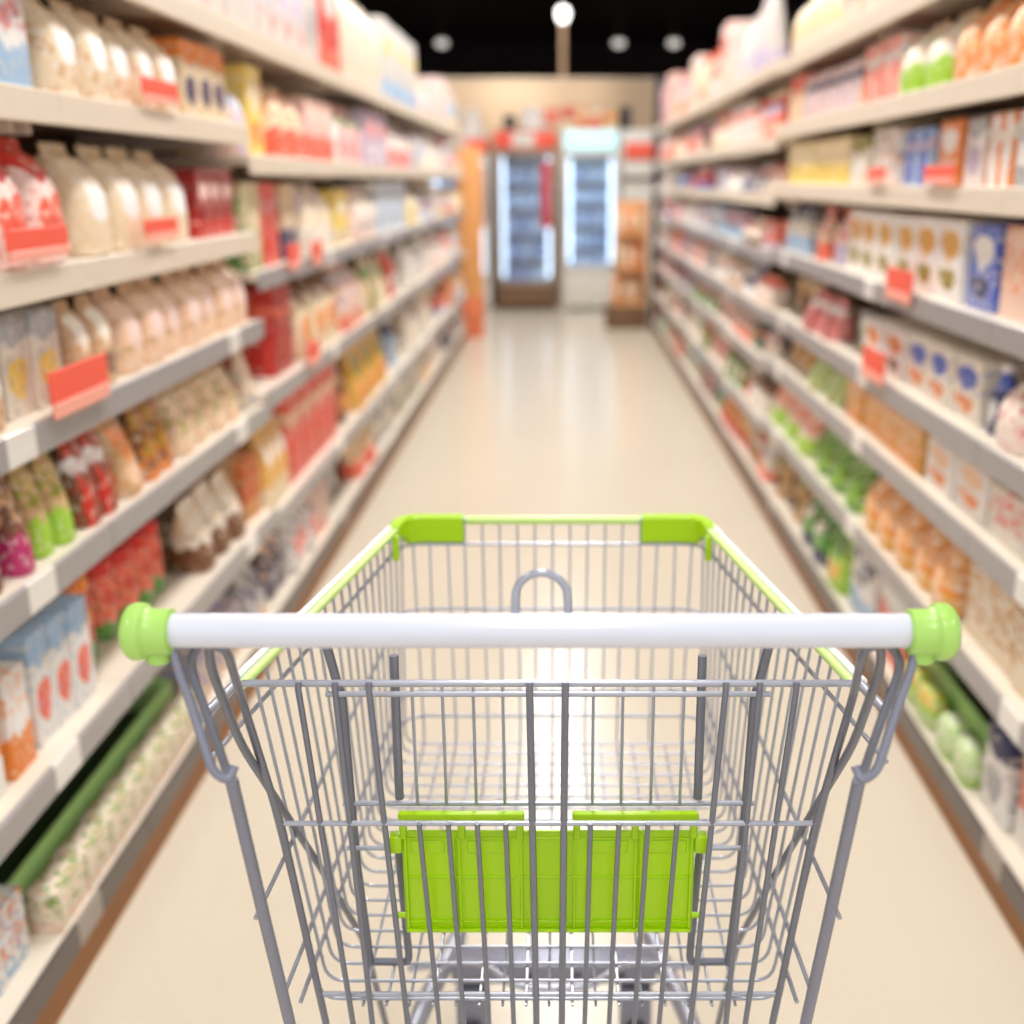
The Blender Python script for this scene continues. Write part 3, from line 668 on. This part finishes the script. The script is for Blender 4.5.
# lamp mast over the partition and small ceiling spotlights beyond it
GLOW = mat('lamp_glow', (255, 253, 248), .3, emit=3.2)
t = thing('mast_lamp', (.01, 12.525, 2.33), 'bright round lamp on a thin beige mast above the coolers', 'lamp')
bm = B(); tube(bm, [(0, 0, 0), (0, 0, .55)], .028, 12); obj('mast', bm, noisy('beige_mast_paint', (190, 160, 130), (184, 152, 122), 4, .5), t)
bm = B(); lathe(bm, [(.03, .55), (.045, .57), (.062, .61), (.066, .645), (.055, .685), (.025, .705)], 20); obj('lamp_globe', bm, GLOW, t)
GL2 = mat('spotlight_glow', (255, 248, 238), .3, emit=.75)
for i, (x, y, lab) in enumerate([(-1.72, 17.0, 'small ceiling spotlight on the orange-ended side of the lamp mast'), (.81, 17.0, 'small ceiling spotlight nearest the lamp mast, black-ended side'), (1.6, 17.0, 'small ceiling spotlight farthest from the lamp mast, black-ended side')]):
    t = thing('ceiling_spotlight', (x, y, 3.5), lab, 'spotlight', 'ceiling spotlights')
    bm = B(); tube(bm, [(0, 0, 0), (0, 0, -.23)], .02, 8); lathe(bm, [(.04, -.23), (.07, -.24), (.085, -.29)], 16); obj('spot_housing', bm, UPR, t)
    bm = B(); lathe(bm, [(.07, -.291), (.08, -.32), (.07, -.36), (.03, -.375)], 16); obj('spot_bulb', bm, GL2, t)

# ------------------------------------------------------------------ lamps of the shop and added side rows
HOUS = mat('white_lamp_housing', (236, 236, 236), .5)
DIFF = mat('lamp_diffuser', (255, 252, 246), .4, emit=1.)
def lamp(x, y, power, where):
    t = thing('ceiling_lamp', (x, y, 3.5), 'long white ceiling lamp ' + where, 'ceiling lamp', 'ceiling lamps ' + where)
    bm = B(); box(bm, -.22, .22, -.65, .65, -.07, 0, .008); obj('lamp_housing', bm, HOUS, t)
    l = bpy.data.lights.new('lamp_light', 'AREA'); l.shape = 'RECTANGLE'; l.size = .40; l.size_y = 1.25; l.energy = power; l.color = (1, .972, .94)
    o = bpy.data.objects.new('lamp_light', l); COL.objects.link(o); o.parent = t; o.location = (0, 0, -.085)
for k in range(6): lamp(0, -1.2 + 2.15 * k, LAMP_W * (.62 if k < 2 else 1.05), 'over the aisle')
for sx_ in (-2.3, 2.3):  # extra rows, added to give the cart's side wires highlights
    for k in range(4): lamp(sx_, -.6 + 3.2 * k, SIDE_ADDED_W, f'added for highlights beyond the {RUN["L" if sx_ < 0 else "R"]}')
for nm, x, y, e, sz in (('wall_wash', -.9, 11.2, 14, .3), ('wall_wash', -.15, 11.2, 14, .3)):
    l = bpy.data.lights.new(nm, 'SPOT'); l.energy = 85; l.spot_size = math.radians(60); l.spot_blend = .8; l.shadow_soft_size = .06; l.color = (1, .94, .87)
    o = bpy.data.objects.new(nm, l); COL.objects.link(o); o.location = (x, y, 3.4); o.rotation_euler = (Vector((0, 1.3, -1.0)).to_track_quat('-Z', 'Y')).to_euler()

W = bpy.data.worlds.new('shop_light'); S.world = W; W.use_nodes = True
W.node_tree.nodes['Background'].inputs[0].default_value = (1, .98, .96, 1)
W.node_tree.nodes['Background'].inputs[1].default_value = WORLD

cd = bpy.data.cameras.new('camera'); cam = bpy.data.objects.new('camera', cd); COL.objects.link(cam)
F_PX = 1100.
cd.sensor_width = 36; cd.sensor_fit = 'HORIZONTAL'; cd.lens = 36 * F_PX / 1024
cd.shift_x = -50 / 1024
cam.location = (0, 0, 1.3); cam.rotation_euler = (PI / 2 - math.atan(332 / F_PX), 0, 0)
cd.clip_start = .05; cd.clip_end = 60
cd.dof.use_dof = True; cd.dof.focus_distance = .94; cd.dof.aperture_fstop = FSTOP; cd.dof.aperture_blades = 0
S.camera = cam
S.view_settings.view_transform = 'Standard'; S.view_settings.look = 'None'; S.view_settings.gamma = 1; S.view_settings.use_curve_mapping = False
S.view_settings.exposure = EXPO
S.cycles.use_denoising = True
S.cycles.max_bounces = 8; S.cycles.sample_clamp_indirect = 6
# ------------------------------------------------------------------ the shopping cart
CX, CY = -.012, 1.07
cart = thing('shopping_cart', (CX, CY, 0), 'grey wire shopping cart with lime green trim standing in the aisle', 'shopping cart')
def cp(p): return (p[0], p[1] - CY, p[2])
def ctube(bm, pts, r, seg=8, fil=0., n=5): tube(bm, [cp(p) for p in pts], r, seg, fil, n)
def cobj(name, bm, m, parent=cart): return obj(name, bm, m, parent)
def cbox(bm, x0, x1, y0, y1, z0, z1, bev=0., seg=2): box(bm, x0, x1, y0 - CY, y1 - CY, z0, z1, bev, seg)
def mir(pts): return [(-x, y, z) for x, y, z in pts]
ZR = .89; YF = 1.324
def yfront(z): return YF - .207 * (ZR - z)
def half(y, z):
    rear = .218 + (z - .56) * .167
    return .19 + (yfront(z) - y) / (yfront(z) - .79) * (rear - .19)
def zfloor(y): return .565 + (y - .85) * .108
# basket: transverse hoops, lengthwise wires, ring wires
bm = B()
for k in range(20):
    u = k / 19
    yb, yt = .855 + u * (1.262 - .855), .852 + u * (YF - .012 - .852)
    zb = zfloor(yb); wb, wt = half(yb, zb) - .002, half(yt, ZR) - .003
    ctube(bm, [(-wt, yt, ZR), (-wb, yb, zb), (wb, yb, zb), (wt, yt, ZR)], .0016, 6, .018, 5)
for k in range(-8, 9):
    xt, xb = k * .0222, k * .0205
    if k % 2 == 0: ctube(bm, [(xt, YF, ZR), (xb, yfront(.612), .612), (xb * 1.06, .85, .562)], .0015, 6, .02, 4)
    else:
        ctube(bm, [(xt, YF, ZR), (xt * .97, yfront(.674), .674)], .0015, 6)
        ctube(bm, [(xb, 1.262, zfloor(1.262) - .003), (xb * 1.06, .85, .562)], .0015, 6)
cobj('basket_wire_mesh', bm, STEEL)
RINGS = []
for zf, zr, yr in ((.859, .856, .782), (.778, .707, .785), (.674, .622, .80), (.642, .592, .82)):
    wf, wr = half(yfront(zf), zf) + .001, half(yr, zr) + .002
    yf = yfront(zf) + .003
    bm = B(); ctube(bm, [(-wr, yr, zr), (-wf, yf, zf), (wf, yf, zf), (wr, yr, zr)], .0021, 8, .03, 6); cobj('ring_wire', bm, STEEL)
# rim rod with its lime strips and corner bumpers
wr, wf = half(.79, ZR) + .002, .192
bm = B(); ctube(bm, [(-wr, .79, ZR), (-wf, YF, ZR), (wf, YF, ZR), (wr, .79, ZR)], .0044, 10, .025, 6); cobj('rim_rod', bm, STEEL)
def strip(bm, pts, r):  # flattened plastic channel over the rod
    ctube(bm, pts, r, 8)
for s in (-1, 1):
    bm = B(); ctube(bm, [(s * (half(.85, ZR) - .0045), .85, ZR + .0005), (s * (wf - .0015), 1.285, ZR + .0005)], .0043, 10); cobj('side_rim_strip', bm, LIME3)
    bm = B(); ctube(bm, [(s * (half(.85, ZR) + .0035), .85, ZR + .0035), (s * (wf + .005), 1.285, ZR + .0035)], .0036, 10); cobj('rim_glint', bm, RIM_GLINT)  # white tube added as the painted highlight along the rim strip
bm = B(); ctube(bm, [(-.109, YF - .002, ZR + .0005), (.109, YF - .002, ZR + .0005)], .0056, 10); cobj('front_rim_strip', bm, LIME3)
for s in (-1, 1):
    # rounded L along the front rod and a short way back along the side
    bm = B()
    path = fillet([(s * .112, YF, 0), (s * (wf - .003), YF, 0), (s * (wf + .003), YF - .048, 0)], .028, 8)
    secs = []
    for i, q in enumerate(path):
        a_, b_ = path[max(0, i - 1)], path[min(len(path) - 1, i + 1)]
        tdir = (b_ - a_).normalized(); nrm = Vector((-tdir.y, tdir.x, 0))
        hgt = .030 if i < len(path) - 5 else .030 - .004 * (i - len(path) + 6) * .9
        prof = [(-.007, .004), (-.004, .007), (.004, .007), (.007, .004), (.007, .004 - hgt), (.004, .001 - hgt), (-.004, .001 - hgt), (-.007, .004 - hgt)]
        secs.append([bm.verts.new(Vector(cp((q.x + nrm.x * u, q.y + nrm.y * u, ZR + v)))) for u, v in prof])
    for A_, C_ in zip(secs, secs[1:]):
        for k in range(8): bm.faces.new((A_[k], A_[(k + 1) % 8], C_[(k + 1) % 8], C_[k]))
    bm.faces.new(secs[0][::-1]); bm.faces.new(secs[-1])
    c = cobj('corner_bumper', bm, LIME)
    bm = B(); cbox(bm, s * (wf - .002) - .004, s * (wf - .002) + .004, YF - .062, YF - .053, ZR - .034, ZR - .002, .002); obj('clip', bm, LIME, c)
# handle
HY, HZ = .704, 1.002
bm = B(); lathe(bm, [(.0118, -.261), (.0121, -.259), (.0121, .253), (.0118, .255)], 28, 'x', cp((0, HY, HZ))); cobj('handle_bar', bm, HANDLE)
for s in (-1, 1):
    bm = B()
    prof = [(.0135, .2575), (.0158, .2585), (.0160, .272), (.0170, .2745), (.0196, .2762), (.0202, .279), (.0202, .283), (.0185, .287), (.0145, .2898), (.0080, .2912), (.001, .2916)]
    lathe(bm, [(r, s * (x - .004) - .003) for r, x in prof], 28, 'x', cp((0, HY - .0005, HZ - .0005)))
    lathe(bm, [(.004, -.0255), (.0085, -.0235), (.0095, -.018), (.0095, -.005)], 16, 'z', cp((s * .266 - .003, HY + .002, HZ)))
    cobj('handle_cap', bm, LIME2)
# hook loop behind the handle
bm = B(); ctube(bm, [(-.0185, .722, .998), (-.0185, .724, 1.016)] + [(-.0185 * math.cos(PI * q / 12), .726, 1.018 + .0185 * math.sin(PI * q / 12)) for q in range(1, 12)] + [(.0185, .724, 1.016), (.0185, .722, .998)], .0030, 10)
h = cobj('bag_hook', bm, STEEL); h.location.x = -.0025
for s in (-1, 1):
    f = (lambda pts: pts) if s < 0 else mir
    bm = B(); ctube(bm, f([(-.2585, HY, HZ - .012), (-.254, .700, .972), (-.247, .695, .954), (-.2315, .682, .905), (-.222, .684, .896), (-.2185, .690, .905)]), .0034, 10, .008, 5); cobj('handle_stem', bm, TUBE)
    bm = B(); ctube(bm, f([(-.226, .716, .982), (-.240, .708, .993), (-.2525, .714, .972), (-.2385, .706, .930), (-.226, .703, .880)]), .0033, 10, .010, 5); cobj('handle_loop', bm, ROD)
    bm = B(); ctube(bm, f([(-.226, .703, .886), (-.2215, .735, .743), (-.217, .762, .62), (-.214, .82, .16)]), .0048, 10); cobj('rear_leg', bm, TUBE)
    bm = B(); ctube(bm, f([(-.228, .712, .990), (-.226, .722, .975), (-.245, .80, .905), (-.231, .832, .768), (-.210, .852, .54)]), .0034, 10, .02, 5); cobj('rear_post', bm, ROD)
    bm = B(); ctube(bm, f([(-.236, .713, .990), (-.2445, .735, .960), (-.2455, .79, .867), (-.226, .942, .645), (-.205, 1.02, .50), (-.197, 1.14, .205)]), .0036, 10, .03, 5); cobj('side_brace', bm, ROD)
# rear gate
bm = B(); ctube(bm, [(-.252, .829, .902), (.252, .829, .902)], .0031, 10)
ctube(bm, [(-.231, .832, .768), (.231, .832, .768)], .0024, 8); ctube(bm, [(-.216, .85, .575), (.216, .85, .575)], .0024, 8)
cobj('gate_rail_wires', bm, STEEL)
bm = B()
for xt, xb, r in ((.205, .183, .0027), (.175, .165, .0027), (.147, .132, .0027), (.0147, .0118, .0031)):
    for s in (-1, 1): ctube(bm, [(s * xt, .8255, .9045), (s * xt, .8245, .899), (s * xb, .845, .545)], r, 8)
for x in (.110, .085, .060, .0355):
    for s in (-1, 1): ctube(bm, [(s * (x + .001), .8285, .770), (s * x * .935, .8465, .545)], .0023, 8)
cobj('gate_upright_wires', bm, ROD)
# folded child seat behind the gate
bm = B()
ctube(bm, [(-.191, .86, .877), (.191, .86, .877)], .0026, 8); ctube(bm, [(-.184, .868, .7655), (.184, .868, .7655)], .0024, 8); ctube(bm, [(-.181, .858, .726), (.181, .858, .726)], .0022, 8)
for x in (.117, .091, .0645, .039):
    for s in (-1, 1): ctube(bm, [(s * x, .861, .884), (s * x, .8655, .7655)], .0016, 6)
cobj('seat_back_wires', bm, STEEL)
bm = B()
for s in (-1, 1):
    bm = B(); ctube(bm, [(s * .187, .858, .922), (s * .179, .866, .87), (s * .176, .87, .70), (s * .171, .88, .585)], .0043, 8); cobj('seat_side_post', bm, ROD)
    bm = B(); ctube(bm, [(s * .134, .878, .905), (s * .134, .872, .768)], .0040, 8); cobj('seat_inner_post', bm, ROD)
    bm = B(); ctube(bm, [(s * .139, .876, .73), (s * .133, .876, .598), (s * .134, .878, .588), (s * .175, .882, .585)], .0036, 8, .01, 4); cobj('seat_hanger', bm, ROD)
# lime flap of the child seat: ribbed plate, two hinge bars, end tabs
fl = B()
cbox(fl, -.1295, .1295, .846, .849, .648, .751, .001)
cbox(fl, -.1285, .1285, .8425, .8465, .648, .6515, .001)
for x in (-.1265, -.084, -.079, -.024, .023, .077, .082, .1265):
    cbox(fl, x - .0012, x + .0012, .8435, .8465, .652, .744, .0005, 1)
for z in (.6585, .705, .7445): cbox(fl, -.128, .128, .8445, .8465, z - .0008, z + .0008, .0004, 1)
for a_, b_ in ((-.122, -.092), (-.072, -.034), (.034, .070), (.088, .122)): cbox(fl, a_, b_, .8452, .8465, .729, .742, .001, 1)
flap = cobj('seat_flap', fl, LIME)
for s in (-1, 1):
    bm = B()
    x0, x1 = (-.132, -.021) if s < 0 else (.021, .132)
    cbox(bm, x0, x1, .8435, .8515, .761, .7695, .0025)
    for x in (x0 + .004, (x0 + x1) / 2, x1 - .004): cbox(bm, x - .0032, x + .0032, .8430, .8520, .744, .7625, .0015)
    obj('hinge_bar', bm, LIME, flap)
    bm = B(); cbox(bm, s * .1345 - .0055, s * .1345 + .0055, .841, .853, .731, .748, .002); obj('side_tab', bm, LIME, flap)
    bm = B(); lathe(bm, [(.0028, s * .129), (.0028, s * .136), (.001, s * .137)], 10, 'x', cp((0, .848, .663))); obj('pivot_pin', bm, LIME, flap)
# chassis
for s in (-1, 1):
    bm = B(); ctube(bm, [(s * .146, 1.42, .195), (s * .190, 1.235, .195), (s * .216, .83, .185)], .0135, 14, .05, 5); cobj('chassis_tube', bm, STEEL)
bm = B(); cbox(bm, -.150, .150, 1.35, 1.39, .190, .202, .003); cbox(bm, -.150, .150, 1.346, 1.350, .170, .202, .001); cobj('front_cross_plate', bm, TUBE)
bm = B()
for x in (-.1, -.035, .035, .1): lathe(bm, [(.0045, -.3455 + 1.69 - CY), (.0045, -.347 + 1.69 - CY)], 10, 'y', (x, 0, .186))
cobj('plate_hole', bm, RUBBER)
bm = B(); ctube(bm, [(-.205, 1.30, .235), (-.105, 1.30, .25), (-.052, 1.243, .25), (.052, 1.243, .25), (.105, 1.30, .25), (.205, 1.30, .235)], .0050, 10, .03, 6); cobj('tray_rod', bm, STEEL)
for s in (-1, 1):
    for (x, y, lab) in ((s * .122, 1.385, 'front'), (s * .214, .83, 'rear')):
        bm = B()
        zt = .168 if lab == 'front' else .162
        lathe(bm, [(.018, .15), (.022, .155), (.022, zt)], 16, 'z', cp((x, y, 0)))
        for e in (-1, 1):
            cbox(bm, x + e * .021 - .0018, x + e * .021 + .0018, y - .035, y + .012, .052, .152, .001)
        cbox(bm, x - .023, x + .023, y - .03, y + .02, .145, .152, .002)
        cbox(bm, x - .022, x + .022, y - .036, y - .033, .075, .140, .001)
        cbox(bm, x - .022, x + .022, y - .034, y + .018, .108, .147, .004)
        ca = cobj('caster', bm, TUBE)
        bm = B(); lathe(bm, [(.02, -.014), (.046, -.014), (.052, -.009), (.052, .009), (.046, .014), (.02, .014)], 24, 'x', cp((x, y - .02, .0525))); w = obj('wheel', bm, RUBBER, ca)
        bm = B(); lathe(bm, [(.006, -.025), (.006, .025)], 10, 'x', cp((x, y - .02, .0525))); obj('axle', bm, STEEL, ca)
